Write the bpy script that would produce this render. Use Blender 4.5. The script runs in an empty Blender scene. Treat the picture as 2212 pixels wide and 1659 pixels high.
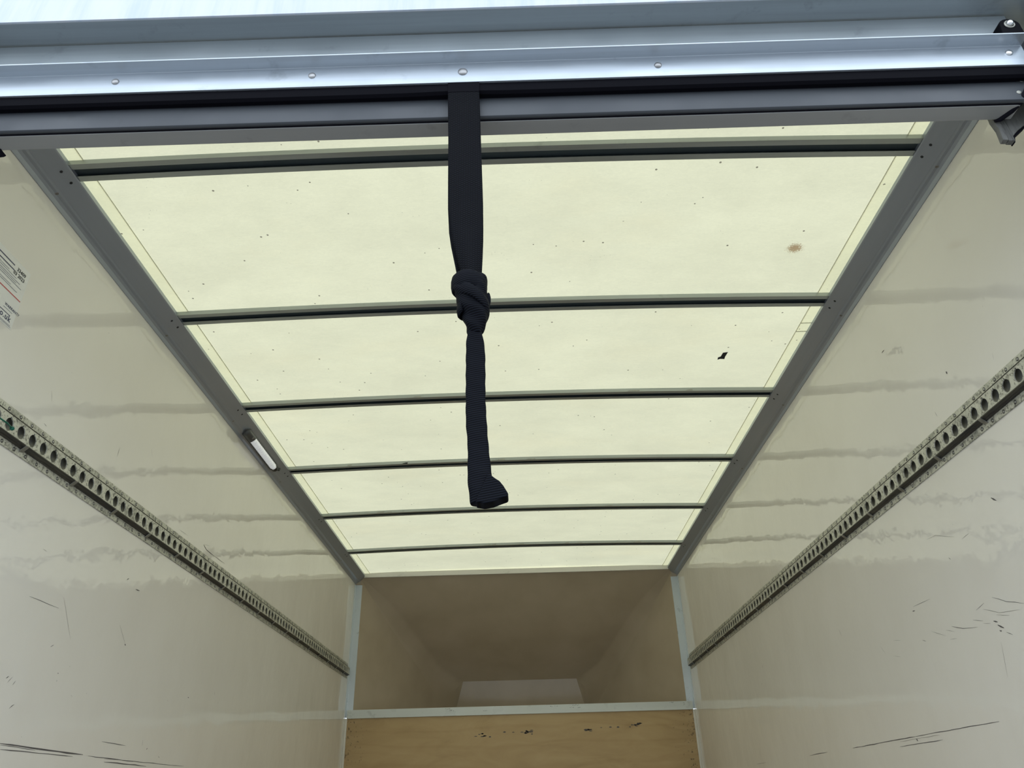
import bpy, bmesh, math, random
from mathutils import Vector, Matrix
random.seed(7)
C = bpy.context.scene.collection
S = bpy.context.scene

# ------------------------------------------------------------------ camera
cam_d = bpy.data.cameras.new('camera')
cam_d.sensor_fit = 'HORIZONTAL'; cam_d.sensor_width = 36.0; cam_d.lens = 26.158
cam_d.clip_start = 0.02; cam_d.clip_end = 300
cam = bpy.data.objects.new('camera', cam_d); C.objects.link(cam)
rt = Vector((0.999557, 0.018547, -0.023282)); up = Vector((0.02938, -0.489057, 0.871757)); fw = Vector((-0.004782, 0.872055, 0.489385))
m = Matrix((rt, up, -fw)).transposed().to_4x4(); m.translation = Vector((0.0312, 0, 0))
cam.matrix_world = m
S.camera = cam

# ------------------------------------------------------------------ overcast daylight
W = bpy.data.worlds.new('overcast_sky'); S.world = W; W.use_nodes = True
wn, wl = W.node_tree.nodes, W.node_tree.links
bg = wn['Background']
tc = wn.new('ShaderNodeTexCoord'); sx = wn.new('ShaderNodeSeparateXYZ'); mr = wn.new('ShaderNodeMapRange')
wl.new(tc.outputs['Generated'], sx.inputs[0]); wl.new(sx.outputs['Z'], mr.inputs['Value'])
mr.inputs['From Min'].default_value = 0; mr.inputs['From Max'].default_value = 1
mr.inputs['To Min'].default_value = 0.68; mr.inputs['To Max'].default_value = 1.22
vm = wn.new('ShaderNodeVectorMath'); vm.operation = 'SCALE'
vm.inputs[0].default_value = (0.86, 0.95, 1.06); wl.new(mr.outputs[0], vm.inputs['Scale'])
wl.new(vm.outputs[0], bg.inputs['Color'])
bg.inputs['Strength'].default_value = 2.6
S.view_settings.view_transform = 'Standard'; S.view_settings.look = 'None'
S.view_settings.gamma = 1; S.view_settings.use_curve_mapping = False
S.view_settings.exposure = 0.0

# ------------------------------------------------------------------ material helpers
def mat(name, col, rough=0.5, metal=0.0, spec=0.5, emit=None, coat=0.0):
    M = bpy.data.materials.new(name); M.use_nodes = True
    b = M.node_tree.nodes['Principled BSDF']
    b.inputs['Base Color'].default_value = (*col, 1); b.inputs['Roughness'].default_value = rough
    b.inputs['Metallic'].default_value = metal; b.inputs['Specular IOR Level'].default_value = spec
    b.inputs['Coat Weight'].default_value = coat
    if emit:
        b.inputs['Emission Color'].default_value = (*emit[0], 1); b.inputs['Emission Strength'].default_value = emit[1]
    return M
def N(M, t, **kw):
    n = M.node_tree.nodes.new(t)
    for k, v in kw.items():
        if k in n.inputs.keys() if isinstance(k, str) else False: n.inputs[k].default_value = v
        else: setattr(n, k, v)
    return n
def L(M, a, b): M.node_tree.links.new(a, b)
def coords(M, scale=(1, 1, 1), loc=(0, 0, 0), rot=(0, 0, 0)):
    t = N(M, 'ShaderNodeTexCoord'); mp = N(M, 'ShaderNodeMapping')
    mp.inputs['Scale'].default_value = scale; mp.inputs['Location'].default_value = loc; mp.inputs['Rotation'].default_value = rot
    L(M, t.outputs['Object'], mp.inputs['Vector']); return mp.outputs[0]
def noise(M, vec, scale, detail=3, rough=0.5, dist=0):
    n = N(M, 'ShaderNodeTexNoise'); n.inputs['Scale'].default_value = scale; n.inputs['Detail'].default_value = detail
    n.inputs['Roughness'].default_value = rough; n.inputs['Distortion'].default_value = dist; L(M, vec, n.inputs['Vector']); return n.outputs['Fac']
def ramp(M, fac, stops):
    r = N(M, 'ShaderNodeValToRGB'); e = r.color_ramp.elements
    while len(e) < len(stops): e.new(0.5)
    for i, (p, c) in enumerate(stops):
        e[i].position = p; e[i].color = (*c, 1) if len(c) == 3 else c
    L(M, fac, r.inputs[0]); return r.outputs[0]
def g(v): return (v, v, v)
def mixc(M, fac, a, b, mode='MIX'):
    n = N(M, 'ShaderNodeMix'); n.data_type = 'RGBA'; n.blend_type = mode
    for s, v in ((n.inputs[0], fac), (n.inputs[6], a), (n.inputs[7], b)):
        if hasattr(v, 'is_output'): L(M, v, s)
        elif isinstance(v, (int, float)): s.default_value = v
        else: s.default_value = (*v, 1)
    return n.outputs[2]
def math_(M, op, a, b=0.0, c=0.0):
    n = N(M, 'ShaderNodeMath'); n.operation = op
    for s, v in zip(n.inputs, (a, b, c)):
        if hasattr(v, 'is_output'): L(M, v, s)
        else: s.default_value = v
    return n.outputs[0]
def bump(M, h, strength, dist=0.01):
    n = N(M, 'ShaderNodeBump'); n.inputs['Strength'].default_value = strength; n.inputs['Distance'].default_value = dist
    L(M, h, n.inputs['Height']); L(M, n.outputs[0], B(M).inputs['Normal']); return n
def B(M): return M.node_tree.nodes['Principled BSDF']
def setc(M, o): L(M, o, B(M).inputs['Base Color'])
def setr(M, o): L(M, o, B(M).inputs['Roughness'])

# ------------------------------------------------------------------ materials
# glossy white GRP wall skin: slightly wavy gel coat, so the roof bows mirror in it as uneven bands
WALL = mat('grp_wall', (.74, .72, .66), .09, 0, .5)
v = coords(WALL)
tone = ramp(WALL, noise(WALL, v, 1.7, 4, .55), [(.3, (.77, .735, .67)), (.7, (.83, .80, .74))])
dirt = ramp(WALL, noise(WALL, coords(WALL, (1, 1, 1.6)), 55, 2, .5), [(.76, g(1)), (.82, g(.72))])
setc(WALL, mixc(WALL, 1.0, tone, dirt, 'MULTIPLY'))
setr(WALL, ramp(WALL, noise(WALL, v, 6, 3), [(.3, g(.018)), (.75, g(.045))]))
w1 = noise(WALL, coords(WALL, (1, 1, .8)), 3.0, 2, .5)
w2 = noise(WALL, coords(WALL, (1, 1, .9)), 11, 3, .55)
bump(WALL, math_(WALL, 'ADD', w1, math_(WALL, 'MULTIPLY', w2, .26)), 1.0, .0048)

POD = mat('grp_moulding', (.50, .45, .37), .14, 0, .5)
v = coords(POD)
setc(POD, ramp(POD, noise(POD, v, 4, 3), [(.3, (.46, .385, .285)), (.7, (.53, .45, .345))]))
bump(POD, noise(POD, v, 3.5, 2), .6, .004)

# translucent GRP roof sheet
def roof_mat(name, tint, stain):
    M = bpy.data.materials.new(name); M.use_nodes = True
    nt = M.node_tree; nt.nodes.remove(nt.nodes['Principled BSDF']); out = nt.nodes['Material Output']
    v = coords(M)
    fib = noise(M, coords(M, (1, 3.2, 1), rot=(0, 0, .3)), 55, 5, .7, 1.5)
    cloud = noise(M, coords(M, (1, 1.6, 1)), 3.2, 5, .65)
    c = ramp(M, cloud, [(.25, tuple(x * .86 for x in tint)), (.75, tint)])
    c = mixc(M, 1.0, c, ramp(M, fib, [(.25, g(.91)), (.7, g(1.0))]), 'MULTIPLY')
    # rusty tint in broad patches
    c = mixc(M, ramp(M, noise(M, coords(M, (1, 1.8, 1), (3, 1, 0)), 2.1, 4, .6), [(.55, g(0)), (.85, g(.28))]), c, (tint[0] * .98, tint[1] * .90, tint[2] * .80))
    # specks
    vo = N(M, 'ShaderNodeTexVoronoi'); vo.inputs['Scale'].default_value = 22; L(M, v, vo.inputs['Vector'])
    sp = math_(M, 'LESS_THAN', vo.outputs['Distance'], .062)
    gate = math_(M, 'GREATER_THAN', noise(M, v, 9, 1), .46)
    c = mixc(M, math_(M, 'MULTIPLY', math_(M, 'MULTIPLY', sp, gate), .85), c, (.12, .10, .07))
    vo2 = N(M, 'ShaderNodeTexVoronoi'); vo2.inputs['Scale'].default_value = 95; L(M, v, vo2.inputs['Vector'])
    sp2 = math_(M, 'LESS_THAN', vo2.outputs['Distance'], .09)
    gate2 = math_(M, 'GREATER_THAN', noise(M, v, 5.5, 3, .6), .63)
    c = mixc(M, math_(M, 'MULTIPLY', math_(M, 'MULTIPLY', sp2, gate2), .6), c, (.2, .18, .12))
    # fine hair scratches
    sc = noise(M, coords(M, (.6, 5, 1), rot=(0, 0, .5)), 14, 2, .4, 2.5)
    hair = math_(M, 'LESS_THAN', math_(M, 'ABSOLUTE', math_(M, 'SUBTRACT', sc, .5)), .004)
    c = mixc(M, math_(M, 'MULTIPLY', hair, .10), c, (.4, .37, .25))
    if stain:   # brown water stain
        mp = N(M, 'ShaderNodeMapping'); mp.vector_type = 'TEXTURE'
        mp.inputs['Location'].default_value = (.784, 1.562, 1.268); mp.inputs['Rotation'].default_value = (0, 0, .35); mp.inputs['Scale'].default_value = (.030, .026, 1)
        t = N(M, 'ShaderNodeTexCoord'); L(M, t.outputs['Object'], mp.inputs['Vector'])
        ln = N(M, 'ShaderNodeVectorMath'); ln.operation = 'LENGTH'
        fl = N(M, 'ShaderNodeVectorMath'); fl.operation = 'MULTIPLY'; fl.inputs[1].default_value = (1, 1, 0); L(M, mp.outputs[0], fl.inputs[0]); L(M, fl.outputs[0], ln.inputs[0])
        grain = noise(M, coords(M, (1, 1.5, 1)), 230, 4, .75)
        k = math_(M, 'SUBTRACT', math_(M, 'SUBTRACT', 1.86, ln.outputs['Value']), math_(M, 'MULTIPLY', grain, 2.2))
        k2 = N(M, 'ShaderNodeMapRange'); k2.inputs['From Min'].default_value = 0; k2.inputs['From Max'].default_value = .35; L(M, k, k2.inputs['Value'])
        c = mixc(M, math_(M, 'MULTIPLY', k2.outputs[0], .8), c, (.28, .16, .06))
    tr = N(M, 'ShaderNodeBsdfTranslucent'); df = N(M, 'ShaderNodeBsdfDiffuse'); gl = N(M, 'ShaderNodeBsdfGlossy')
    gl.inputs['Roughness'].default_value = .25; gl.inputs['Color'].default_value = (.9, .9, .9, 1)
    L(M, c, tr.inputs['Color']); L(M, c, df.inputs['Color'])
    mx = N(M, 'ShaderNodeMixShader'); mx.inputs[0].default_value = TRANS; L(M, df.outputs[0], mx.inputs[1]); L(M, tr.outputs[0], mx.inputs[2])
    mx2 = N(M, 'ShaderNodeMixShader'); mx2.inputs[0].default_value = .03; L(M, mx.outputs[0], mx2.inputs[1]); L(M, gl.outputs[0], mx2.inputs[2])
    L(M, mx2.outputs[0], out.inputs['Surface'])
    return M
TRANS = .36
SHEET = roof_mat('translucent_grp_sheet', (.83, .79, .545), True)
EDGE = roof_mat('translucent_edge_lap', (.83, .79, .50), False)

def alu(name, col, rough, metal, streak=(1, 60, 60), amount=.12, grime=.72):
    M = mat(name, col, rough, metal)
    n = noise(M, coords(M, streak), 1.0, 4, .6)
    lo = tuple(c * (1 - amount) for c in col); hi = tuple(min(1, c * (1 + amount)) for c in col)
    c = ramp(M, n, [(.3, lo), (.7, hi)])
    d = ramp(M, noise(M, coords(M), 16, 4, .65), [(.62, g(1)), (.8, g(grime))])
    setc(M, mixc(M, 1.0, c, d, 'MULTIPLY'))
    q = .25 if grime < .9 else .03
    setr(M, ramp(M, noise(M, coords(M), 9, 3), [(.3, g(rough * (1 - q))), (.75, g(rough * (1 + q)))]))
    return M
RAIL = alu('grey_cant_rail', (.40, .44, .50), .30, .45, (40, 1, 40), .03, .97)
BOW = alu('galvanised_bow', (.40, .43, .41), .42, .5, (2, 60, 60), .10)
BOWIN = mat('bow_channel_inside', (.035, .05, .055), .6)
ALU = alu('mill_aluminium', (.46, .51, .56), .36, .7, (1.5, 80, 80), .08)
ALU2 = alu('aluminium_header', (.31, .35, .37), .42, .5, (1.5, 50, 50), .10)
SLAT = alu('grey_shutter_panel', (.05, .056, .064), .42, .0, (1, 30, 30), .04)
B(SLAT).inputs['Specular IOR Level'].default_value = .3
SLAT2 = alu('grey_shutter_underside', (.27, .275, .27), .42, .1, (1, 30, 30), .04)
WHITEP = mat('white_fascia', (.80, .82, .84), .35)
v = coords(WHITEP, (38, 3, 3), rot=(0, .35, 0))
setc(WHITEP, ramp(WHITEP, noise(WHITEP, v, 1.0, 4, .6), [(.38, (.53, .56, .61)), (.52, (.50, .545, .61)), (.68, (.42, .49, .58))]))
SEAM = mat('seam_sealant', (.72, .71, .58), .6)
RUBBER = mat('black_rubber', (.003, .003, .005), .7, 0, .05)
BLACKP = mat('black_plastic', (.02, .021, .023), .35)
GRIME_GAP = mat('black_grime_and_gap', (.006, .006, .010), .8, 0, .1)  # black dirt and smears, also the painted shade of the panel gap
STEEL = mat('bright_steel', (.72, .72, .72), .18, 1.0)
RIVET = alu('rivet_steel', (.36, .36, .36), .38, .9, (80, 80, 80), .2)
HOLE = mat('dark_hole', (.02, .02, .022), .8)
SCUFF = mat('scuff_mark', (.10, .09, .09), .7)
SCUFFL = mat('faint_scuff', (.33, .31, .28), .6)
TRIMW = alu('white_trim', (.66, .69, .66), .35, 0, (1, 30, 30), .04)
TRIMB = alu('pale_blue_white_trim', (.62, .68, .72), .35, .15, (30, 30, 1), .03)
STRIP = alu('off_white_strip', (.70, .68, .62), .4, 0, (1, 30, 30), .05)
FLOORM = mat('dark_phenolic_floor', (.16, .12, .09), .55)
setc(FLOORM, ramp(FLOORM, noise(FLOORM, coords(FLOORM), 14, 4), [(.3, (.13, .10, .075)), (.7, (.20, .155, .115))]))
TARMAC = mat('tarmac', (.15, .15, .15), .9)
setc(TARMAC, ramp(TARMAC, noise(TARMAC, coords(TARMAC), 30, 5, .7), [(.3, g(.22)), (.7, g(.32))]))
WGREY = mat('weathered_grey_guide', (.38, .39, .37), .8)
c = ramp(WGREY, noise(WGREY, coords(WGREY, (90, 40, 12)), 1.5, 5, .65, .6), [(.3, (.07, .07, .065)), (.5, (.14, .14, .13)), (.75, (.18, .18, .165))])
setc(WGREY, c); bump(WGREY, noise(WGREY, coords(WGREY, (90, 40, 12)), 2.5, 4), .5, .002)

# cargo track: pale paint, chipped and grimy
TRACK = mat('chipped_painted_track', (.5, .5, .45), .45, .2)
v = coords(TRACK)
chip = ramp(TRACK, noise(TRACK, v, 150, 4, .75), [(.53, g(1)), (.59, g(0))])
big = ramp(TRACK, noise(TRACK, v, 26, 4, .7), [(.50, g(0)), (.66, g(1))])
pale = ramp(TRACK, noise(TRACK, v, 60, 3), [(.3, (.52, .52, .44)), (.7, (.64, .63, .54))])
cc = mixc(TRACK, math_(TRACK, 'MULTIPLY', math_(TRACK, 'SUBTRACT', 1.0, chip), .75), pale, (.10, .095, .075))
cc = mixc(TRACK, math_(TRACK, 'MULTIPLY', big, .6), cc, (.13, .13, .11))
setc(TRACK, cc); bump(TRACK, noise(TRACK, v, 150, 3), .25, .001)
TRACKD = mat('track_grime_and_shade', (.07, .07, .06), .45, .3)
setc(TRACKD, ramp(TRACKD, noise(TRACKD, coords(TRACKD, (60, 4, 60)), 1.5, 4, .7), [(.3, (.025, .025, .03)), (.55, (.07, .068, .055)), (.75, (.16, .15, .12))]))  # for the grime line, and for the groove with its underside shade painted in
CLIP = alu('steel_clip', (.33, .33, .29), .4, .4, (60, 60, 60), .2)

# plywood
PLY = mat('birch_plywood', (.45, .32, .17), .5)
v = coords(PLY, (1.3, 1, 4.5))
gr = noise(PLY, v, 2.3, 4, .55, 1.2)
wv = N(PLY, 'ShaderNodeTexWave'); wv.bands_direction = 'Z'; wv.inputs['Scale'].default_value = 1.6; wv.inputs['Distortion'].default_value = 9; wv.inputs['Detail'].default_value = 3; wv.inputs['Detail Scale'].default_value = .8
L(PLY, coords(PLY, (.7, 1, 2.2)), wv.inputs['Vector'])
c = ramp(PLY, gr, [(.25, (.40, .265, .11)), (.5, (.48, .33, .148)), (.75, (.53, .38, .185))])
c = mixc(PLY, .16, c, ramp(PLY, wv.outputs['Fac'], [(0, (.36, .24, .11)), (.12, (.50, .36, .19)), (1, (.53, .39, .21))]))
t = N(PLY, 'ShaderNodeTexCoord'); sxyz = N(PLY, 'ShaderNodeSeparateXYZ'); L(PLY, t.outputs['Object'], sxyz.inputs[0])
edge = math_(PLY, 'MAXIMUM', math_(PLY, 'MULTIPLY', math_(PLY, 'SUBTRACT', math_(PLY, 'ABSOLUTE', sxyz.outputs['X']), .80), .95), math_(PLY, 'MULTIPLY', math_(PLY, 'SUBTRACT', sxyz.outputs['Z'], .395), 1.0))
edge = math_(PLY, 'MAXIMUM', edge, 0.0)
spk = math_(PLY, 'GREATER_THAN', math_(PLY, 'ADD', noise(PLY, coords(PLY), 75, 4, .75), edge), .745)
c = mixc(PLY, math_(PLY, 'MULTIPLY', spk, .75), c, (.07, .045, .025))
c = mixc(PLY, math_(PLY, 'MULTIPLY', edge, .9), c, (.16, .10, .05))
setc(PLY, c)

# black nylon webbing
def web_mat(name, scale, ribs):
    M = mat(name, (.005, .006, .010), .7, 0, .07)
    wv = N(M, 'ShaderNodeTexWave'); wv.bands_direction = 'Z'; wv.inputs['Scale'].default_value = scale; wv.inputs['Distortion'].default_value = .3
    L(M, coords(M, rot=(0, .18, 0) if ribs else (0, .5, 0)), wv.inputs['Vector']); h = wv.outputs['Fac']
    if not ribs:
        w2 = N(M, 'ShaderNodeTexWave'); w2.bands_direction = 'Z'; w2.inputs['Scale'].default_value = scale; w2.inputs['Distortion'].default_value = .3
        L(M, coords(M, rot=(0, -.5, 0)), w2.inputs['Vector']); h = math_(M, 'MULTIPLY', h, w2.outputs['Fac'])
    setc(M, ramp(M, h, [(0, (.001, .0012, .002)), (1, (.0065, .008, .0125))]))
    bump(M, h, .5, .0008)
    return M
WEB = web_mat('woven_webbing', 95, False)
WEBR = web_mat('ribbed_webbing', 110, True)
LENS = mat('lit_ribbed_lens', (.9, .92, .95), .2, 0, .5, ((.95, .98, 1.0), .25))
LAMPB = mat('dark_lamp_cap', (.07, .075, .08), .35)
STICK = mat('sticker_paper', (.80, .80, .77), .3)
INK = mat('sticker_navy_ink', (.05, .055, .12), .5)
INKK = mat('sticker_black_ink', (.03, .03, .035), .5)
INKG = mat('sticker_grey_ink', (.28, .29, .33), .5)
RED = mat('sticker_red_line', (.55, .05, .06), .5)
GREEN = mat('green_nylon', (.0, .12, .075), .4)

# ------------------------------------------------------------------ mesh helpers
def link(name, me, M, parent=None):
    o = bpy.data.objects.new(name, me); C.objects.link(o)
    if M is not None and not me.materials: me.materials.append(M)
    if parent is not None: o.parent = parent
    return o
def obj(name, verts, faces, M, parent=None, smooth=False):
    me = bpy.data.meshes.new(name); me.from_pydata([tuple(p) for p in verts], [], faces); me.update()
    bm = bmesh.new(); bm.from_mesh(me); bmesh.ops.recalc_face_normals(bm, faces=bm.faces); bm.to_mesh(me); bm.free()
    if smooth:
        for p in me.polygons: p.use_smooth = True
    return link(name, me, M, parent)
def bev(o, w, seg=2, angle=35):
    md = o.modifiers.new('bevel', 'BEVEL'); md.width = w; md.segments = seg; md.limit_method = 'ANGLE'; md.angle_limit = math.radians(angle)
    md.harden_normals = False
    return o
def box(name, x0, x1, y0, y1, z0, z1, M, parent=None, bevel=0):
    vs = [(x, y, z) for x in (x0, x1) for y in (y0, y1) for z in (z0, z1)]
    fs = [(0, 1, 3, 2), (4, 6, 7, 5), (0, 4, 5, 1), (2, 3, 7, 6), (0, 2, 6, 4), (1, 5, 7, 3)]
    o = obj(name, vs, fs, M, parent)
    if bevel: bev(o, bevel)
    return o
def prism(name, prof, axis, a, b, M, parent=None, bevel=0, seg=1, warp=None, smooth=False):
    """closed 2-D profile swept along an axis ('x': profile is (y,z); 'y': profile is (x,z); 'z': profile is (x,y))"""
    n = len(prof); vs = []; fs = []
    for i in range(seg + 1):
        s = a + (b - a) * i / seg
        for (p, q) in prof:
            P = (s, p, q) if axis == 'x' else (p, s, q) if axis == 'y' else (p, q, s)
            vs.append(warp(P) if warp else P)
    for i in range(seg):
        for j in range(n):
            k = (j + 1) % n
            fs.append((i * n + j, i * n + k, (i + 1) * n + k, (i + 1) * n + j))
    fs.append(tuple(range(n))[::-1]); fs.append(tuple(seg * n + j for j in range(n)))
    o = obj(name, vs, fs, M, parent, smooth)
    if bevel: bev(o, bevel)
    return o
def loft(name, rings, M, parent=None, smooth=True, cap=True):
    n = len(rings[0]); vs = [p for r in rings for p in r]; fs = []
    for i in range(len(rings) - 1):
        for j in range(n):
            k = (j + 1) % n
            fs.append((i * n + j, i * n + k, (i + 1) * n + k, (i + 1) * n + j))
    if cap: fs += [tuple(range(n))[::-1], tuple((len(rings) - 1) * n + j for j in range(n))]
    return obj(name, vs, fs, M, parent, smooth)
def tube(name, pts, r, M, parent=None, n=8):
    pts = [Vector(p) for p in pts]; rings = []
    rr = r if isinstance(r, (list, tuple)) else [r] * len(pts)
    for i, p in enumerate(pts):
        d = (pts[min(i + 1, len(pts) - 1)] - pts[max(i - 1, 0)]).normalized()
        a = d.cross(Vector((0, 0, 1)) if abs(d.z) < .9 else Vector((1, 0, 0))).normalized(); b = d.cross(a)
        rings.append([p + (a * math.cos(t) + b * math.sin(t)) * rr[i] for t in [2 * math.pi * k / n for k in range(n)]])
    return loft(name, rings, M, parent)
def dome(c, ax, r, h, n=12):
    """rings of a low rivet dome at c standing along unit axis ax"""
    ax = Vector(ax); a = ax.orthogonal().normalized(); b = ax.cross(a); c = Vector(c); R = []
    for (k, t) in ((1.0, -.05), (1.0, .25), (.9, .6), (.62, .88), (.25, 1.0)):
        R.append([c + ax * (h * t) + (a * math.cos(u) + b * math.sin(u)) * (r * k) for u in [2 * math.pi * i / n for i in range(n)]])
    return R
def merge_rings(name, list_rings, M, parent, smooth=True):
    vs = []; fs = []
    for rings in list_rings:
        o = len(vs); n = len(rings[0])
        for r in rings: vs += r
        for i in range(len(rings) - 1):
            for j in range(n):
                k = (j + 1) % n; fs.append((o + i * n + j, o + i * n + k, o + (i + 1) * n + k, o + (i + 1) * n + j))
        fs.append(tuple(o + (len(rings) - 1) * n + j for j in range(n)))
    return obj(name, vs, fs, M, parent, smooth)
def empty(name, loc, label=None, cat=None, group=None):
    o = bpy.data.objects.new(name, None); C.objects.link(o); o.location = loc; o.empty_display_size = .05
    bpy.context.view_layer.update()
    return tag(o, label, cat, group)
def tag(o, label=None, cat=None, group=None, kind=None):
    if label: o['label'] = label
    if cat: o['category'] = cat
    if group: o['group'] = group
    if kind: o['kind'] = kind
    return o
def settle():
    """children were modelled in world space: keep them there under parents that are not at the origin"""
    for level in (1, 2):
        bpy.context.view_layer.update()
        for o in bpy.data.objects:
            if o.parent is None: continue
            if (1 if o.parent.parent is None else 2) == level: o.matrix_parent_inverse = o.parent.matrix_world.inverted()
    bpy.context.view_layer.update()
SCUFF_LEFT = [(3,[(1.598,0.123),(1.74,0.121),(1.912,0.118)]),(1.2,[(1.6,0.12),(1.72,0.118)]),(1.5,[(1.603,0.113),(1.87,0.113)]),
 (1.2,[(1.935,0.117),(2.167,0.115)]),(1,[(2.013,0.115),(2.494,0.116)]),(1.8,[(2.016,0.108),(2.247,0.107)]),
 (1,[(1.558,0.399),(1.669,0.399)]),(0.4,[(1.677,0.425),(1.744,0.346)]),(1,[(1.945,0.417),(1.993,0.378)]),
 (2,[(1.984,0.518),(2.007,0.52)]),(1.5,[(1.559,0.238),(1.566,0.243)]),(1,[(1.567,0.231),(1.578,0.243)]),
 (1.5,[(1.585,0.229),(1.591,0.237)]),(1.2,[(1.595,0.186),(1.608,0.195)]),(1.6,[(1.677,0.318),(1.687,0.324)]),
 (2,[(1.729,0.271),(1.732,0.271)]),(3,[(2.227,0.147),(2.233,0.15)]),(1,[(2.199,0.154),(2.197,0.168)]),
 (1,[(2.641,0.342),(2.645,0.332)]),(2,[(2.436,0.301),(2.445,0.301)]),(1.2,[(1.984,0.151),(2.108,0.149)]),
 (3,[(1.99,0.379),(1.996,0.376)]),(1.5,[(2.31,0.134),(2.316,0.131)]),(1,[(1.439,0.744),(1.45,0.742)]),
 (0.7,[(1.43,0.821),(1.441,0.799)]),(1,[(1.744,0.798),(1.745,0.825)]),(0.8,[(1.898,0.891),(1.914,0.873)]),
 (2,[(2.35,0.753),(2.378,0.745),(2.452,0.744)]),(1.2,[(2.452,0.744),(2.546,0.746)]),(0.8,[(2.35,0.753),(2.4,0.764)]),
 (0.6,[(2.163,0.742),(2.229,0.744)]),(0.8,[(1.557,0.5),(1.573,0.498)]),(2,[(1.928,0.529),(1.938,0.535)])]
SCUFF_RIGHT = [(1.6,[(2.471,0.115),(2.062,0.118)]),(1.3,[(2.062,0.118),(1.683,0.12)]),(1.2,[(2.16,0.101),(1.932,0.102)]),
 (0.8,[(2.153,0.112),(1.939,0.113)]),(1.4,[(2.861,0.114),(2.684,0.116)]),(1,[(3.536,0.114),(3.394,0.114)]),
 (1,[(1.57,0.344),(1.529,0.326),(1.478,0.311)]),(0.8,[(1.613,0.33),(1.564,0.311),(1.498,0.303)]),(0.8,[(1.575,0.31),(1.534,0.3)]),
 (1,[(1.752,0.322),(1.71,0.309),(1.654,0.301)]),(0.8,[(1.845,0.329),(1.788,0.309)]),(0.8,[(1.781,0.319),(1.747,0.31)]),
 (0.9,[(1.896,0.398),(1.809,0.397)]),(0.9,[(1.64,0.333),(1.604,0.34)]),(1,[(1.662,0.317),(1.627,0.308)]),
 (0.8,[(1.629,0.304),(1.604,0.299)]),(3.5,[(1.592,0.301),(1.579,0.296)]),(5,[(1.582,0.291),(1.565,0.282)]),
 (2.5,[(1.582,0.28),(1.575,0.278)]),(1.2,[(1.561,0.273),(1.544,0.265)]),(0.4,[(1.59,0.259),(1.605,0.195)]),
 (2,[(1.906,0.389),(1.892,0.388)]),(0.8,[(2.044,0.344),(2.005,0.337)]),(1,[(1.897,0.318),(1.881,0.313)]),
 (0.6,[(2.127,0.344),(2.107,0.322)]),(0.8,[(2.066,0.309),(2.028,0.301)]),(0.9,[(2.377,0.438),(2.366,0.416)]),
 (1.4,[(3.21,0.461),(3.218,0.449)]),(1.2,[(2.904,0.466),(2.909,0.46)]),(1.6,[(3.263,0.399),(3.268,0.392)]),
 (0.8,[(3.333,0.527),(3.358,0.515)]),(1,[(2.878,0.618),(2.883,0.605)]),(0.8,[(1.774,0.298),(1.744,0.295)]),
 (3,[(2.061,0.113),(2.054,0.107)]),(0.5,[(1.745,0.522),(1.704,0.518),(1.632,0.492)]),(0.5,[(1.609,0.479),(1.577,0.482)]),
 (1,[(1.68,0.459),(1.673,0.453)]),(4,[(1.464,0.821),(1.462,0.814)]),(0.7,[(1.304,0.771),(1.307,0.757)]),
 (3,[(1.465,0.521),(1.451,0.51)]),(0.9,[(1.552,0.764),(1.549,0.75)]),(2,[(1.691,1.01),(1.676,1.01)])]

# ================================================================== the setting
Y0, YF = .80, 4.63            # rear door line, front bulkhead
ZF = -.98                     # van floor
ground = tag(box('ground', -40, 40, -40, 40, -1.95, -1.80, TARMAC), 'grey tarmac ground the van stands on', 'ground', kind='structure')
floor = tag(box('floor', -1.02, 1.02, .70, 4.66, ZF - .05, ZF, FLOORM), 'dark brown load floor of the van', 'floor', kind='structure')
walls = {}
for s, nm, lab in ((-1, 'wall_left', 'glossy cream van side wall carrying the warranty sticker'), (1, 'wall_right', 'glossy cream van side wall with curved scuff marks below its track')):
    x0, x1 = (-1.02, -1.0) if s < 0 else (1.0, 1.02)
    walls[s] = tag(box(nm, x0, x1, .78, 4.66, ZF, 1.262, WALL), lab, 'wall', kind='structure')
for s, data in ((-1, SCUFF_LEFT), (1, SCUFF_RIGHT)):
    xw = s * .9996
    for w, pts in data:
        hw = max(.00045, w * .00062)
        n = len(pts); vs = []; fs = []
        fine = []
        for i in range(n - 1):
            (ya, za), (yb, zb) = pts[i], pts[i + 1]
            steps = max(2, int(math.hypot(yb - ya, zb - za) / .03))
            fine += [(ya + (yb - ya) * k / steps, za + (zb - za) * k / steps) for k in range(steps)]
        fine.append(pts[-1]); n = len(fine)
        for i, (y, z) in enumerate(fine):
            (ya, za), (yb, zb) = fine[max(0, i - 1)], fine[min(n - 1, i + 1)]
            d = Vector((yb - ya, zb - za)); d = d.normalized() if d.length > 0 else Vector((1, 0)); p = Vector((-d.y, d.x))
            taper = (.25 if i in (0, n - 1) else random.uniform(.55, 1.1)) * hw
            j = random.uniform(-.0006, .0006)
            vs += [(xw, y + p.x * (taper + j), z + p.y * (taper + j)), (xw, y - p.x * (taper - j), z - p.y * (taper - j))]
        fs = [(2 * i, 2 * i + 1, 2 * i + 3, 2 * i + 2) for i in range(n - 1)]
        obj('scuff_mark', vs, fs, SCUFF if w > .85 else SCUFFL, walls[s])

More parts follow.
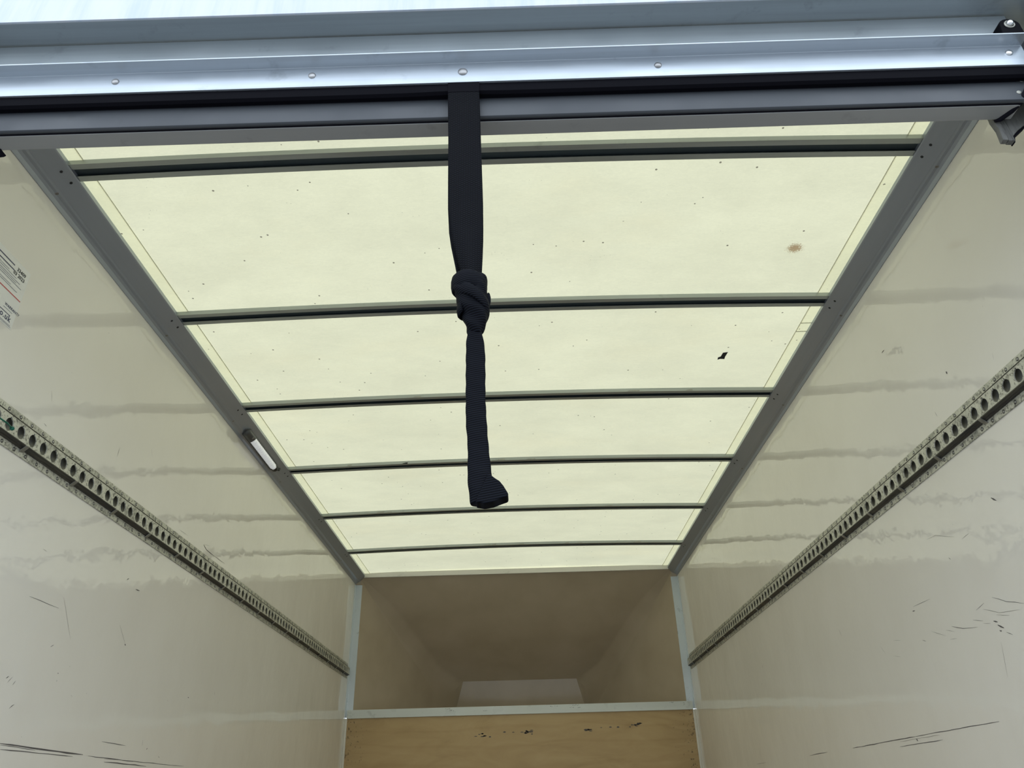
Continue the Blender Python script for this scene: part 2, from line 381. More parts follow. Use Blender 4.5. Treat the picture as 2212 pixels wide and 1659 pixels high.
# roof sheet, slightly crowned
RISE = .014
def zroof(x, base): return base + RISE * (1 - min(1, (x / .94) ** 2))
ZS = 1.2610
xs = [-.913 + 1.826 * i / 32 for i in range(33)]
ceil_vs = [(x, y, zroof(x, ZS)) for y in (.76, 4.66) for x in xs]
ceiling = tag(obj('ceiling', ceil_vs, [(i, i + 1, i + 34, i + 33) for i in range(32)], SHEET, None, True), 'translucent pale yellow fibreglass roof sheet letting daylight through', 'ceiling', kind='structure')
for s in (-1, 1):     # lapped edge strip of the sheet, with a short patch on the right
    for ya, yb in (((.80, 4.66),) if s < 0 else ((.80, 1.915), (1.917, 1.962), (1.964, 4.66))):
        z0 = zroof(.913, ZS) - .0012
        obj('edge_strip', [(s * .9115, ya, z0), (s * .9115, yb, z0), (s * 1.012, yb, z0 - .001), (s * 1.012, ya, z0 - .001)], [(0, 1, 2, 3)], EDGE, ceiling)
    prism('seam', [(s * .9122, zroof(.913, ZS) - .0014), (s * .9110, zroof(.913, ZS) - .0026), (s * .9102, zroof(.913, ZS) - .0014), (s * .9110, zroof(.913, ZS) + .0006)], 'y', .80, 4.60, SEAM, ceiling)
for ya in (1.9145, 1.9615):
    box('seam', .9115, .9475, ya, ya + .0022, ZS - .0025, ZS - .0006, SEAM, ceiling)
# torn dark patch on the sheet
px, py = .716, 2.108
zt = zroof(px, ZS) - .0015
obj('torn_patch', [(px + a, py + q, zt) for a, q in ((-.003, -.021), (.013, -.024), (.010, .004), (.011, .020), (-.004, .018), (-.011, .024), (-.013, .008), (-.005, .002))], [tuple(range(8))], HOLE, ceiling)

# cant rails
RP = [(0, 1.2005), (.0015, 1.1995), (.0030, 1.2020), (.0065, 1.2085), (.0115, 1.2130), (.0170, 1.2155), (.0215, 1.2168), (.0235, 1.2176), (.0570, 1.2438), (.0590, 1.2460), (.0590, 1.2472), (.0572, 1.2474), (.0572, 1.2590), (0, 1.2590)]
def rail_z(d):
    for (a, za), (c, zc) in zip(RP[2:10], RP[3:11]):
        if a <= d <= c: return za + (zc - za) * (d - a) / max(1e-9, c - a)
BOW_Y = (1.177, 1.761, 2.324, 2.907, 3.499, 4.098)
for s, nm, lab in ((-1, 'trim_1', 'grey cove rail between roof and the wall with the sticker'), (1, 'trim_2', 'grey cove rail between roof and the wall without a sticker')):
    r = tag(prism(nm, [(s * (1 - d), z) for d, z in RP], 'y', .80, 4.655, RAIL), lab, 'rail', kind='structure')
    bev(r, .0007, 2, 45)
    for yb in BOW_Y:     # fixings under each bow end
        for d, dy in ((.044, .006), (.046, .042), (.014, .052)):
            ax = Vector((-s * .6, 0, -.8)) if d > .02 else Vector((-s * .42, 0, -.9)).normalized()
            merge_rings('screw', [dome((s * (1 - d), yb + dy, rail_z(d)), ax, .0034 if d > .02 else .0042, .0009, 10)], HOLE if d > .02 else RIVET, r)

# front end: over-cab moulding seen from below, corner strips, cross trim
def podside(s):
    A = [(.965, 4.63, 1.225), (.832, 4.872, 1.012), (.686, 5.137, .811), (.604, 5.286, .691), (.522, 5.435, .571), (.44, 5.585, .45)]
    Bp = [(.935, 4.55, 1.200), (.728, 4.824, 1.06), (.631, 5.075, .935), (.523, 5.329, .81), (.392, 5.49, .732), (.47, 5.53, .45)]
    Bp = [(.935, 4.64, 1.222), (.76, 4.83, 1.085), (.64, 5.06, .942), (.523, 5.329, .81), (.392, 5.49, .732)]
    return [Vector((s * a, b, c)) for a, b, c in A], [Vector((s * a, b, c)) for a, b, c in Bp]
pod_vs = []; pod_fs = []
def padd(ps): 
    i = len(pod_vs); pod_vs.extend([tuple(p) for p in ps]); return list(range(i, i + len(ps)))
nose_top = {}; 
for s in (-1, 1):
    A, Bq = podside(s)
    # flat cheek
    low = padd([Vector((s * .965, 4.63, .44)), Vector((s * .44, 5.585, .44))])
    ia = padd(A)
    pod_fs.append((low[0], *ia, low[1]))
    ret = padd([(s * 1.0, 4.63, .44), (s * 1.0, 4.63, 1.235), (s * .965, 4.63, 1.235), (s * .965, 4.63, .44)]); pod_fs.append(tuple(ret))
    # rounded corner between cheek and crown
    C1 = [Vector((s * .391, 5.50, .732)), Vector((s * .469, 5.51, .577)), Vector((s * .475, 5.53, .44))]
    prev = None
    for t in range(7):
        u = t / 6
        row = []
        for k in range(6):
            a = A[k]; b = Bq[k] if k < 5 else C1[1]
            if k == 5: b = C1[2]
            p = a.lerp(b, u)
            bul = math.sin(math.pi * u) * .014 * (k / 5)
            p = p + Vector((s * bul * .6, bul * .8, bul * .3)); row.append(p)
        idx = padd(row)
        if prev:
            for k in range(5): pod_fs.append((prev[k], prev[k + 1], idx[k + 1], idx[k]))
        prev = idx
    nose_top[s] = prev
l, r = nose_top[-1], nose_top[1]
for k in range(5): pod_fs.append((l[k], l[k + 1], r[k + 1], r[k]))
top = padd([(-1.0, 4.61, 1.242), (1.0, 4.61, 1.242), (1.0, 4.63, 1.225), (-1.0, 4.63, 1.225)]); pod_fs.append((top[0], top[1], r[0], l[0])); 
tp = padd([(-.965, 4.63, 1.2255), (.965, 4.63, 1.2255)])
pod_fs.append((top[0], l[0], tp[0], top[3])); pod_fs.append((top[1], top[2], tp[1], r[0]))
bt = padd([(-1.0, 4.62, .44), (1.0, 4.62, .44), (.5, 5.6, .44), (-.5, 5.6, .44)]); pod_fs.append(tuple(bt))
pod = tag(obj('wall_front', pod_vs, pod_fs, POD), 'tapering brownish grey over-cab moulding above the plywood bulkhead', 'wall', kind='structure')
bm = bmesh.new(); bm.from_mesh(pod.data); bmesh.ops.remove_doubles(bm, verts=bm.verts, dist=.0005); bm.to_mesh(pod.data); bm.free()
for p in pod.data.polygons: p.use_smooth = len(p.vertices) == 4 and abs(p.normal.y) < .93 and abs(p.normal.z) < .98
for (x, y, z, w, h) in ((-.50, 4.63, 1.157, .008, .006),):
    pass
tag(box('trim_3', -.945, .945, 4.605, 4.632, 1.236, 1.2665, STRIP, None, .001), 'off-white strip where the roof sheet meets the over-cab moulding', 'trim', kind='structure')
for s, nm in ((-1, 'trim_4'), (1, 'trim_5')):
    prof = [(s * 1.0, 4.63), (s * 1.0, 4.607), (s * .9955, 4.607), (s * .9955, 4.622), (s * .957, 4.624), (s * .957, 4.632)]
    tag(prism(nm, prof, 'z', .44, 1.194, TRIMB, None, .0005), 'pale corner strip beside the over-cab moulding on the %s wall' % ('sticker' if s < 0 else 'unlabelled'), 'trim', kind='structure')
t6 = tag(box('trim_6', -.988, .988, 4.614, 4.634, .434, .479, TRIMW, None, .0012), 'scuffed white cross trim on top of the plywood bulkhead', 'trim', kind='structure')
for (x, z, w, h) in ((-.41, .470, .03, .003), (-.39, .461, .02, .004), (.20, .470, .06, .006), (.30, .466, .02, .012), (.33, .472, .03, .004), (.34, .458, .02, .003), (.87, .472, .02, .004), (.94, .462, .012, .014), (.93, .470, .016, .004), (-.2, .455, .02, .002)):
    n = random.randint(3, 5)
    vs = []; fs = []
    for i in range(n):
        a = x + w * (i / n - .5) + random.uniform(-.004, .004); b = z + random.uniform(-h, h) * .5; ww = random.uniform(.003, .008); hh = random.uniform(.001, .0025)
        obj('scuff_mark', [(a, 4.6136, b), (a + ww, 4.6136, b + hh * .3), (a + ww * .8, 4.6136, b + hh), (a + ww * .2, 4.6136, b + hh)], [(0, 1, 2, 3)], SCUFF, t6)
for s, nm in ((-1, 'trim_7'), (1, 'trim_8')):
    prof = [(s * 1.0, 4.64), (s * 1.0, 4.600), (s * .9965, 4.600), (s * .993, 4.612), (s * .985, 4.618), (s * .985, 4.64)]
    tag(prism(nm, prof, 'z', ZF, .434, STRIP, None, .0005), 'slim cream corner bead beside the plywood on the %s wall' % ('sticker' if s < 0 else 'unlabelled'), 'trim', kind='structure')
ply = tag(box('bulkhead_board', -.985, .985, 4.622, 4.634, ZF, .434, PLY), 'stained birch plywood bulkhead board below the white cross trim', 'board')
for (x, z, n, w, h) in ((-.235, .33, 5, .05, .014), (-.20, .322, 4, .05, .01), (.055, .345, 6, .06, .012), (.04, .333, 5, .05, .012), (.375, .345, 8, .04, .022), (.66, .365, 6, .03, .02), (.64, .358, 3, .03, .008), (-.06, .340, 3, .14, .004), (.52, .352, 4, .2, .004)):
    vs = []; fs = []
    for i in range(n):
        a = x + random.uniform(-.5, .5) * w; b = z + random.uniform(-.5, .5) * h; ww = random.uniform(.010, .026); hh = random.uniform(.003, .007)
        obj('scuff_mark', [(a, 4.6215, b), (a + ww * .6, 4.6215, b - hh * .2), (a + ww, 4.6215, b + hh * .4), (a + ww * .5, 4.6215, b + hh), (a + ww * .1, 4.6215, b + hh * .7)], [(0, 1, 2, 3, 4)], SCUFF, ply)

# rear frame: white outside fascia, header soffit, door posts
box_f = tag(box('wall_rear', -1.06, 1.06, .7535, .7570, 1.1255, 1.33, WHITEP, None, .0005), 'rain-streaked white outer fascia above the rear door', 'fascia', kind='structure')
tag(box('trim_9', -1.03, 1.03, .7571, .86, 1.1265, 1.262, ALU2, None, .0015), 'grey aluminium door header below the white fascia', 'header', kind='structure')
for s, nm in ((-1, 'trim_10'), (1, 'trim_11')):
    tag(box(nm, min(s * .90, s * 1.04), max(s * .90, s * 1.04), .74, .80, ZF, 1.126, ALU2, None, .002), 'aluminium rear door post on the %s wall' % ('sticker' if s < 0 else 'unlabelled'), 'post', kind='structure')

# ================================================================== roof bows
ORD = ['nearest the roller shutter', 'second from the roller shutter', 'third from the roller shutter', 'third from the over-cab moulding', 'second from the over-cab moulding', 'nearest the over-cab moulding']
Wb = .0515; a_, b_ = .0150, .0360
bow_prof = [(0, 0), (a_, 0), (a_, .0016), (.0018, .0016), (.0018, .0116), (Wb - .0018, .0116), (Wb - .0018, .0016), (b_, .0016), (b_, 0), (Wb, 0), (Wb, .0130), (0, .0130)]
for i, yb in enumerate(BOW_Y):
    w = lambda P: (P[0], P[1], P[2] + RISE * (1 - min(1, (P[0] / .94) ** 2)))
    e = empty('roof_bow', (0, yb + Wb / 2, 1.248), 'galvanised channel roof bow under the translucent sheet, ' + ORD[i], 'roof bow', 'cross bows under the roof sheet')
    prism('channel', [(yb + p, 1.2480 + q) for p, q in bow_prof], 'x', -.9435, .9435, BOW, e, 0, 28, w)
    prism('channel_recess_shade', [(yb + .002, 1.2563), (yb + Wb - .002, 1.2563), (yb + Wb - .002, 1.2596), (yb + .002, 1.2596)], 'x', -.9430, .9430, BOWIN, e, 0, 28, w)  # blue-black sheet inside the open channel: shade of the recess as colour
    for k in range((0, 0, 3, 5, 3, 7)[i]):      # scraps of old tape on the near face
        x = random.uniform(-.75, .8); ww = random.uniform(.02, .05)
        zz = lambda x: 1.2480 + RISE * (1 - (x / .94) ** 2)
        h = random.uniform(.005, .010)
        obj('tape_scrap', [(x, yb - .0004, zz(x) + .001), (x + ww, yb - .0004, zz(x + ww) + .001), (x + ww, yb - .0004, zz(x + ww) + h), (x + ww * random.uniform(0, .5), yb - .0004, zz(x) + h * .7)], [(0, 1, 2, 3)], CLIP, e)

# ================================================================== cargo tracks
def cargo_track(s, label):
    e = empty('cargo_track', (s, 2.7, .686), label, 'cargo track', 'perforated tracks along the side walls')
    ya, yb, p = .86, 4.60, .040
    X = lambda d: s * (1 - d)
    ZW0, ZW1, D = .6665, .7005, .016
    nC = int((yb - ya) / p); yb = ya + nC * p
    # perforated web
    vs = []; fs = []
    ANG = [15 * k for k in range(6)] + [84, 96] + [15 * k for k in range(7, 24)]; K = len(ANG)
    for c in range(nC):
        yc = ya + (c + .5) * p; zc = (ZW0 + ZW1) / 2 - .0012
        o = len(vs)
        outer = []; inner = []
        for k in range(K):
            t = math.radians(ANG[k])
            ct, st = math.cos(t), math.sin(t)
            f = max(abs(ct), abs(st)); outer.append((yc + ct / f * p / 2, (ZW0 + ZW1) / 2 + st / f * (ZW1 - ZW0) / 2))
            dz = st * .0135; dy = ct * .0122
            if ANG[k] in (75, 105): dy *= .72
            if ANG[k] in (84, 96): dy = .0019 * (1 if ct > 0 else -1); dz += .0030
            inner.append((yc + dy, zc + dz))
        vs += [(X(D), y, z) for y, z in outer] + [(X(D), y, z) for y, z in inner] + [(X(D - .0022), y, z) for y, z in inner]
        for k in range(K):
            j = (k + 1) % K
            fs.append((o + k, o + j, o + K + j, o + K + k)); fs.append((o + K + k, o + K + j, o + 2 * K + j, o + 2 * K + k))
    obj('perforated_web', vs, fs, TRACK, e)
    # folded flanges
    prism('top_flange', [(X(d), z) for d, z in ((D - .0001, .7005), (D - .002, .7005), (.002, .7095), (0.0, .7095), (0, .7265), (.0028, .7265), (.0028, .7115), (D, .7020))], 'y', ya, yb, TRACK, e)
    prism('bottom_flange', [(X(d), z) for d, z in ((0, .6450), (.0028, .6450), (.0028, .6595), (0, .6595))], 'y', ya, yb, TRACK, e)
    prism('groove', [(X(d), z) for d, z in ((0, .6598), (.0026, .6596), (.0075, .6600), (.0085, .6618), (.0145, .6628), (D, .6645), (D, .6664), (D - .002, .6664), (.006, .6640), (0, .6640))], 'y', ya, yb, TRACKD, e)  # undercut below the web, its shade put into the dark colour
    prism('hole_shade_plate', [(X(d), z) for d, z in ((0.0003, .664), (.0012, .664), (.0012, .706), (.0003, .706))], 'y', ya, yb, CLIP, e)  # added grey sheet over the wall: shading inside the holes as colour
    prism('grime_line', [(X(d), z) for d, z in ((.0027, .7112), (.0045, .7110), (.0048, .7124), (.0035, .7136), (.0027, .7136))], 'y', ya, yb, TRACKD, e)
    dots = []
    for c in range(nC):
        for z, dy in ((.7195, .003), (.6520, .012)):
            dots.append(dome((X(.0028), ya + (c + .5) * p + dy, z), (-s, 0, 0), .0030, .0010, 8))
    tag(merge_rings('stamped_hole_domes', dots, RIVET, e), kind='stuff')  # raised domes added in place of small stamped holes
    ring = []
    for c in range(nC):       # dark ring round each dome, standing for the rim of a stamped hole
        for z, dy in ((.7195, .003), (.6520, .012)):
            ring.append([[Vector((X(.0029), ya + (c + .5) * p + dy + math.cos(t) * r, z + math.sin(t) * r)) for t in [2 * math.pi * k / 8 for k in range(8)]] for r in (.0044, .0010)])
    tag(merge_rings('stamped_hole_rims', ring, HOLE, e, False), kind='stuff')
    y = 1.387 - .192 * 2
    while y < yb - .02:
        q = [(X(.003), y, .6555), (X(.003), y + .012, .6575), (X(.017), y + .008, .6672), (X(.017), y - .003, .6655)]
        n = Vector((0, 0, -.0018))
        vs = [Vector(a) for a in q] + [Vector(a) + n + Vector((-s * .001, 0, 0)) for a in q]
        obj('clip', vs, [(0, 1, 2, 3), (4, 7, 6, 5), (0, 4, 5, 1), (1, 5, 6, 2), (2, 6, 7, 3), (3, 7, 4, 0)], CLIP, e)
        y += .192
    return e
cargo_track(-1, 'chipped perforated cargo track on the wall below the warranty sticker')
cargo_track(1, 'chipped perforated cargo track on the wall without a sticker')

# green cable tie poked through a track hole
tie = tube('cable_tie', [(-.990, 1.17, .672), (-.972, 1.21, .668), (-.960, 1.25, .6645), (-.958, 1.28, .6640), (-.962, 1.300, .6638)], .0016, GREEN)
tag(tie, 'thin green cable tie with a rounded tip caught in the track', 'cable tie')
rings = []
for k in range(7):
    t = math.pi * k / 6; r = .0042 * math.sin(t) + .0002; c = Vector((-.9625, 1.3025 - .0045 * math.cos(t), .6638))
    rings.append([c + Vector((math.cos(u) * r, 0, math.sin(u) * r)) for u in [2 * math.pi * i / 10 for i in range(10)]])
loft('tip', rings, GREEN, tie)

# ================================================================== interior lamp
LC = Vector((-.972, 0, rail_z(.028))); LT = Vector((.79, 0, .61)); LN = Vector((.61, 0, -.79))
lamp = empty('strip_light', (LC.x, 2.645, LC.z), 'lit white ribbed strip lamp with dark end cap on the cove rail', 'lamp')
def capsule(name, ya, yb, hw, d0, d1, M, parent, rib=0):
    """half-round bar standing d0..d1 off the rail face"""
    rings = []; n = 14; steps = 90 if rib else 18
    for i in range(steps + 1):
        u = i / steps; y = ya + (yb - ya) * u; k = 1.0
        if not rib:
            e = min(u, 1 - u) * (yb - ya); k = math.sqrt(max(.02, 1 - max(0, 1 - e / hw) ** 2))
        rp = math.sin(u * rib * 2 * math.pi) if rib else 0
        hr = hw * k * (1 + .13 * rp); dd = d0 + (d1 - d0) * (.5 + .5 * k) + .0022 * rp
        R = []
        for j in range(n):
            t = math.pi * j / (n - 1)
            R.append(Vector((LC.x, y, LC.z)) + LT * (hr * math.cos(t)) + LN * (d0 + (dd - d0) * max(0, math.sin(t)) ** .7))
        rings.append(R)
    return loft(name, rings, M, parent)
capsule('base', 2.458, 2.832, .0185, -.001, .007, LAMPB, lamp)
capsule('end_cap', 2.460, 2.545, .0155, .004, .0185, LAMPB, lamp)
capsule('lens', 2.530, 2.800, .0118, .004, .0185, LENS, lamp, 17)
capsule('tail_cap', 2.792, 2.832, .0140, .004, .0175, BLACKP, lamp)
merge_rings('screw', [dome(Vector((LC.x, 2.512, LC.z)) + LN * .0182 + LT * .004, LN, .004, .0016, 10)], RIVET, lamp)
tube('cable', [Vector((LC.x, 2.826, LC.z)) + LN * .010 + LT * .004, Vector((LC.x, 2.842, LC.z)) + LN * .010 + LT * .009, Vector((LC.x, 2.854, LC.z)) + LT * .013], .0045, BLACKP, lamp)

# ================================================================== roller shutter, raised
sh = empty('roller_shutter', (0, .80, .98), 'raised roller shutter with riveted aluminium bottom rail and grey panels', 'roller shutter')
rail_prof = [(.7970, 1.0015), (.8000, 1.0015), (.8000, 1.0505), (.7755, 1.0505), (.7755, 1.0480), (.7970, 1.0474)]
rail = bev(prism('bottom_rail', rail_prof, 'x', -.865, .865, ALU, sh), .0006)
bev(prism('upper_web', [(.7975, 1.0500), (.8003, 1.0500), (.8003, 1.1240), (.7975, 1.1240)], 'x', -.865, .865, ALU2, sh), .0005)
lipw = prism('rail_base', [(.7962, 1.0008), (.8005, 1.0008), (.8005, 1.0040), (.7962, 1.0040)], 'x', -.90, .90, ALU, sh, .0006)
for x, z, r in ((-.282, 1.0275, .0062), (-.039, 1.0255, .0078), (.275, 1.0265, .0062), (.839, 1.0300, .0062), (-.60, 1.0275, .0062)):
    merge_rings('rivet', [dome((x, .7972, z), (0, -1, 0), r, .0035, 16)], RIVET if x < .8 else STEEL, rail)
# black rubber seal under the rail, wavy where the strap comes through
def wseal(P):
    k = math.exp(-((P[0] + .05) / .05) ** 2)
    return (P[0], P[1] - (.002 * k if P[2] < .999 else 0), P[2] + .0)
prism('rubber_seal', [(.8005, 1.0045), (.7995, 1.0000), (.8005, .9835), (.8050, .9800), (.8110, .9800), (.8110, 1.0045)], 'x', -.90, .90, RUBBER, sh, 0, 90, wseal)
box('strap_anchor', -.0624, -.0124, .7972, .8000, .9790, 1.0030, RUBBER, sh, .0006)
p1 = prism('front_panel', [(.8135, .9415), (.8165, .9400), (.8205, .9400), (.8205, 1.10), (.8135, 1.10)], 'x', -.868, .892, SLAT, sh, .0008)
p2 = prism('lower_panel', [(.8228, .9385), (.8500, .9385), (.8515, .9400), (.8515, .98), (.8228, .98)], 'x', -.868, .840, SLAT2, sh, .0008)
prism('panel_gap_shade', [(.8195, .9395), (.8235, .9395), (.8235, .9600), (.8195, .9600)], 'x', -.868, .842, GRIME_GAP, sh)  # black filling in the open gap between the panels, shade as colour
prism('panel_upper_seal', [(.8110, .9815), (.8138, .9815), (.8138, 1.01), (.8110, 1.01)], 'x', -.868, .842, GRIME_GAP, sh)
for x in (.8385, .852):
    merge_rings('screw', [dome((x, .8134, .957 if x < .84 else .985), (0, -1, 0), .0040, .0012, 12)], CLIP, p1)

# rubber buffer with a bright bolt, above the rail lip at the right
buf = empty('rubber_buffer', (.843, .797, 1.07), 'black rubber door buffer with a shiny bolt above the rail', 'buffer')
prof = []
for k in range(13):
    t = math.pi * k / 12; prof.append((.8455 + .0165 * math.cos(t), 1.0745 + .0145 * math.sin(t)))
prof += [(.826, 1.050), (.862, 1.050)]
prism('block', prof, 'y', .778, .7975, RUBBER, buf, .0015)
def ringy(c, r0, r1, y0, y1, name, M, parent, n=20):
    rings = []
    for (r, y) in ((r1, y1), (r1, y0), (r0, y0), (r0, y1)):
        rings.append([Vector((c[0] + r * math.cos(t), y, c[1] + r * math.sin(t))) for t in [2 * math.pi * k / n for k in range(n)]])
    return loft(name, rings, M, parent, True, False)
ringy((.8445, 1.0745), .0065, .0085, .7765, .779, 'washer', CLIP, buf)
merge_rings('bolt', [dome((.8445, .7778, 1.0755), (0, -1, 0), .0058, .006, 14)], STEEL, buf)

# weathered guide block at the right-hand end of the shutter, with sealant smeared over its top
gd = empty('shutter_guide', (.845, .862, .90), 'weathered cracked grey guide hanging below the shutter end', 'guide')
prism('strip', [(.8150, .985), (.8165, .952), (.8160, .945), (.8195, .925), (.8180, .8995), (.8265, .8990), (.8270, .925), (.8250, .985)], 'y', .856, .866, WGREY, gd, .001)
prism('strip', [(.8262, .985), (.8278, .940), (.8275, .8990), (.8375, .8985), (.8380, .915), (.8355, .945), (.8360, .985)], 'y', .8575, .8675, WGREY, gd, .001)
prism('strip', [(.8368, .985), (.8372, .945), (.8393, .9105), (.8500, .922), (.8660, .9350), (.8900, .952), (.8900, .985)], 'y', .8590, .869, WGREY, gd, .001)
prism('dark_edge', [(.8380, .8985), (.8402, .8990), (.8440, .9115), (.8680, .9325), (.8655, .9355), (.8400, .9125)], 'y', .862, .870, GRIME_GAP, gd)
tube('sealant_smear', [(.815, .853, .9375), (.822, .850, .9385), (.832, .835, .9405), (.842, .820, .9465), (.850, .812, .9530), (.858, .810, .966), (.866, .810, .985)], [.002, .0045, .0055, .0065, .0075, .007, .006], GRIME_GAP, gd, 10)
bk = empty('end_stop', (-.80, .86, .935), 'small black stop at the sticker-side end of the shutter panel', 'stop')
prism('block', [(-.845, .9385), (-.788, .9385), (-.792, .9352), (-.800, .9345), (-.806, .9300), (-.845, .928)], 'y', .846, .862, GRIME_GAP, bk, .001)
prism('stem', [(-.845, .9385), (-.815, .9385), (-.815, .96), (-.845, .96)], 'y', .852, .860, GRIME_GAP, bk)

# ================================================================== pull strap
st = empty('pull_strap', (-.035, .803, 1.0), 'black webbing pull strap knotted halfway, hanging from the shutter', 'strap')
def ribbon(name, stations, M, parent, yoff=0, thick=.0022, nseg=14):
    """stations: (z, x_left, x_right, y, bow)  a strip of webbing with thickness and a slight cross curl"""
    rings = []
    import itertools
    fine = []
    for (a, b) in zip(stations[:-1], stations[1:]):
        for k in range(6):
            u = k / 6; fine.append(tuple(a[i] + (b[i] - a[i]) * u for i in range(5)))
    fine.append(stations[-1])
    for (z, xl, xr, y, bow) in fine:
        front = []; back = []
        for j in range(nseg + 1):
            u = j / nseg; x = xl + (xr - xl) * u
            yy = y + yoff - bow * math.sin(math.pi * u)
            front.append(Vector((x, yy - thick / 2, z))); back.append(Vector((x, yy + thick / 2, z)))
        rings.append(front + back[::-1])
    return loft(name, rings, M, parent)
ribbon('webbing', [(1.003, -.0620, -.0128, .7985, 0), (.985, -.0620, -.0128, .7985, 0), (.955, -.0618, -.0120, .8005, .0005), (.880, -.0600, -.0105, .8025, .001), (.800, -.0588, -.0088, .803, .0015), (.750, -.0578, -.0078, .8035, .002), (.705, -.0535, -.0076, .803, .003), (.680, -.0500, -.0078, .803, .005), (.650, -.0440, -.0088, .803, .007), (.622, -.0375, -.0100, .803, .009), (.602, -.034, -.012, .803, .009)], WEB, st)
ribbon('back_webbing', [(1.003, -.0600, -.0128, .806, 0), (.90, -.0608, -.0130, .8085, .001), (.800, -.0598, -.0110, .812, .001), (.750, -.0592, -.0110, .815, .001), (.705, -.0568, -.0110, .815, .001), (.680, -.0535, -.0115, .814, .000), (.650, -.0482, -.0130, .812, -.002), (.625, -.0440, -.0140, .810, -.004), (.602, -.038, -.014, .808, -.004)], WEB, st)
def lump(name, st_, M, parent, n=28, amp=.0012, fr=3):
    """stations (z, xl, xr, half depth, y centre)"""
    rings = []
    fine = []
    for q in range(len(st_) - 1):
        p0 = st_[max(0, q - 1)]; p1 = st_[q]; p2 = st_[q + 1]; p3 = st_[min(len(st_) - 1, q + 2)]
        for k in range(5):
            t = k / 5
            fine.append(tuple(.5 * (2 * p1[i] + (p2[i] - p0[i]) * t + (2 * p0[i] - 5 * p1[i] + 4 * p2[i] - p3[i]) * t * t + (3 * p1[i] - p0[i] - 3 * p2[i] + p3[i]) * t ** 3) for i in range(5)))
    fine.append(st_[-1])
    for (z, xl, xr, hd, yc) in fine:
        cx, hx = (xl + xr) / 2, (xr - xl) / 2; R = []
        for k in range(n):
            t = 2 * math.pi * k / n
            ct, sn = math.cos(t), math.sin(t)
            e = .75
            x = cx + hx * math.copysign(abs(ct) ** e, ct); y = yc + hd * math.copysign(abs(sn) ** e, sn)
            w = amp * math.sin(fr * t + z * 260)
            R.append(Vector((x + w * ct, y + w * sn, z)))
        rings.append(R)
    return loft(name, rings, M, parent)
knot = lump('knot', [(.6215, -.040, -.012, .006, .803), (.6160, -.0475, -.0050, .013, .803), (.6070, -.0495, -.0035, .018, .802), (.5920, -.0475, -.0040, .020, .802), (.5770, -.0430, -.0025, .020, .802), (.5620, -.0385, -.0010, .018, .802), (.5500, -.0345, -.0025, .015, .803), (.5380, -.0315, -.0065, .012, .803), (.5310, -.0295, -.0085, .009, .803), (.5255, -.0275, -.0110, .006, .803)], WEBR, st)
def band(name, cz, tilt, rx, ry, half, x0, y0, M, parent, a0=0, a1=2 * math.pi, n=44, wob=.001):
    rings = []
    for k in range(n + 1):
        t = a0 + (a1 - a0) * k / n
        c = Vector((x0 + rx * math.cos(t), y0 + ry * math.sin(t), cz + tilt * math.cos(t) + wob * math.sin(3 * t)))
        out = Vector((math.cos(t) / rx, math.sin(t) / ry, 0)).normalized()
        R = []
        for q in range(10):
            u = 2 * math.pi * q / 10
            R.append(c + Vector((0, 0, 1)) * half * math.cos(u) + out * .0032 * math.sin(u))
        rings.append(R)
    return loft(name, rings, M, parent)
band('wrap', .6015, -.0015, .0212, .0190, .0135, -.0270, .802, WEBR, knot)
band('wrap', .5720, .0095, .0195, .0182, .0115, -.0205, .802, WEBR, knot, .2, 3.9)
band('wrap', .5800, -.0130, .0200, .0195, .0100, -.0230, .801, WEBR, knot, 2.6, 6.5)
tail = lump('tail', [(.5290, -.0278, -.0105, .0055, .803), (.5240, -.0292, -.0095, .0060, .803), (.5130, -.0303, -.0078, .0055, .803), (.4990, -.0306, -.0063, .0048, .803), (.4650, -.0306, -.0060, .0045, .803), (.4330, -.0304, -.0061, .0042, .803), (.4000, -.0300, -.0048, .0042, .803), (.3700, -.0278, -.0030, .0046, .803), (.3450, -.0276, -.0008, .0060, .803), (.3280, -.0276, .0012, .0075, .803), (.3120, -.0262, .0042, .0090, .803), (.3010, -.0250, .0060, .0092, .803), (.2960, -.0240, .0020, .0085, .803), (.2945, -.0225, -.003, .006, .803)], WEBR, st, 24, .0003, 2)
fl = [(-.003, .3290), (.0045, .3225), (.0095, .3190), (.0140, .3130), (.0195, .3030), (.0185, .3000), (.0110, .2975), (.0020, .2940), (-.0080, .2925), (-.0180, .2945)]
prism('folded_end', fl, 'y', .7915, .8135, WEBR, st, .0025)

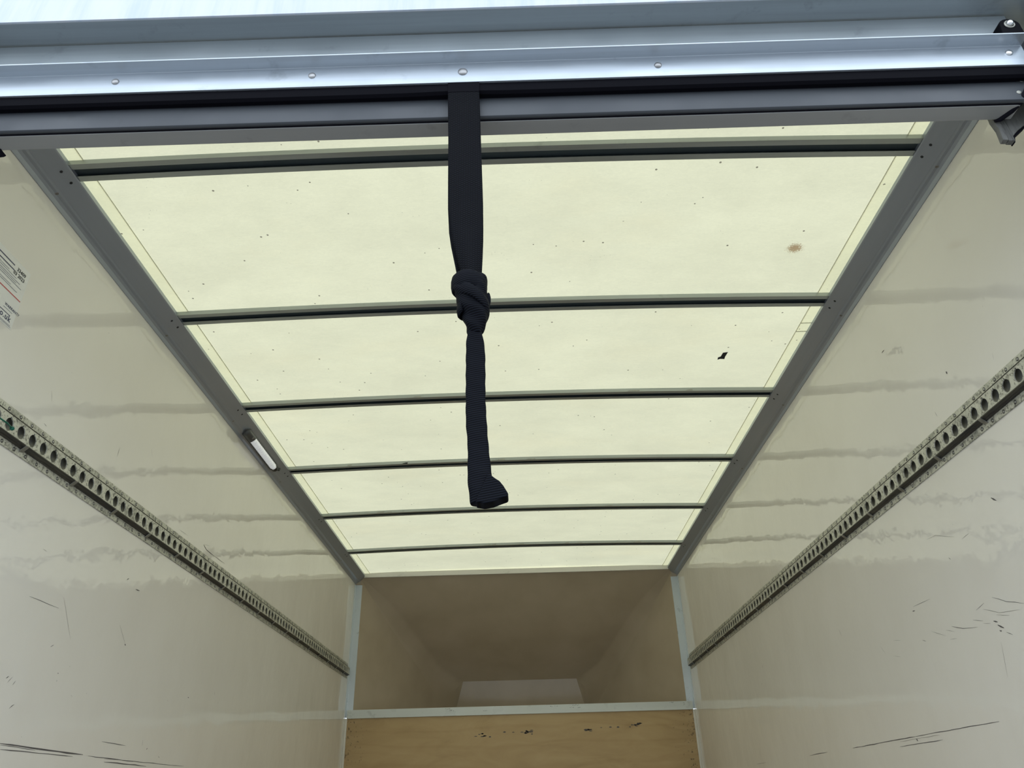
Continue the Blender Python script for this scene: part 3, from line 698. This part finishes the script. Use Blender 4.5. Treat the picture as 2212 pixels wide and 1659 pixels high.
# ================================================================== warranty sticker
stk = empty('warranty_sticker', (-.9995, 1.18, .94), 'white printed warranty sticker with a red line on the side wall', 'sticker')
XS = -.9992
def card(name, y0, y1, z0, z1, M, x, parent): return obj(name, [(x, y0, z0), (x, y1, z0), (x, y1, z1), (x, y0, z1)], [(0, 1, 2, 3)], M, parent)
box('paper', -1.0, XS, 1.03, 1.256, .866, 1.008, STICK, stk)
XI = XS + .0003
def line(y0, y1, z, h, M): card('printed_line', y0, y1, z - h / 2, z + h / 2, M, XI, stk)
for (y1, z, h, M) in ((1.206, .9935, .0026, INK), (1.209, .9835, .0024, INK), (1.196, .9760, .0012, INKG), (1.222, .9715, .0012, INKG), (1.236, .9665, .0014, INKG), (1.226, .9625, .0012, INKG), (1.244, .9585, .0014, INKG), (1.213, .9500, .0012, INKG), (1.236, .9460, .0014, INKG), (1.244, .8985, .0011, INKG), (1.241, .8905, .0016, INK), (1.250, .8715, .0012, INKG), (1.253, .8690, .0010, INKG)):
    line(1.06 if M is not INKG or h > .0011 else 1.215 if z > .89 else 1.06, y1, z, h, M)
card('red_line', 1.04, 1.2535, .9330, .9352, RED, XI, stk)
def text(body, y, z, size, M, space=1.0, bold=0):
    cu = bpy.data.curves.new('lettering', 'FONT'); cu.body = body; cu.size = size; cu.space_character = space; cu.offset = bold
    cu.resolution_u = 3
    o = bpy.data.objects.new('lettering', cu)
    C.objects.link(o)
    bpy.context.view_layer.update()
    me = bpy.data.meshes.new_from_object(o.evaluated_get(bpy.context.evaluated_depsgraph_get()))
    bpy.data.objects.remove(o); bpy.data.curves.remove(cu)
    for vtx in me.vertices:
        a, b = vtx.co.x, vtx.co.y; vtx.co = (XI + .0002, y + a, z + b)
    me.materials.clear()
    return link('lettering', me, M, stk)
text('33409', 1.2155, .9880, .0115, INKK, 1.0, .0002)
text('03 2023', 1.2085, .9765, .0112, INKK, 1.0, .0002)
text('WARRANTY', 1.2165, .9030, .0085, INK, 1.0, .0001)
text('co.uk', 1.2030, .8775, .0175, INK, 1.12, .0003)
settle()
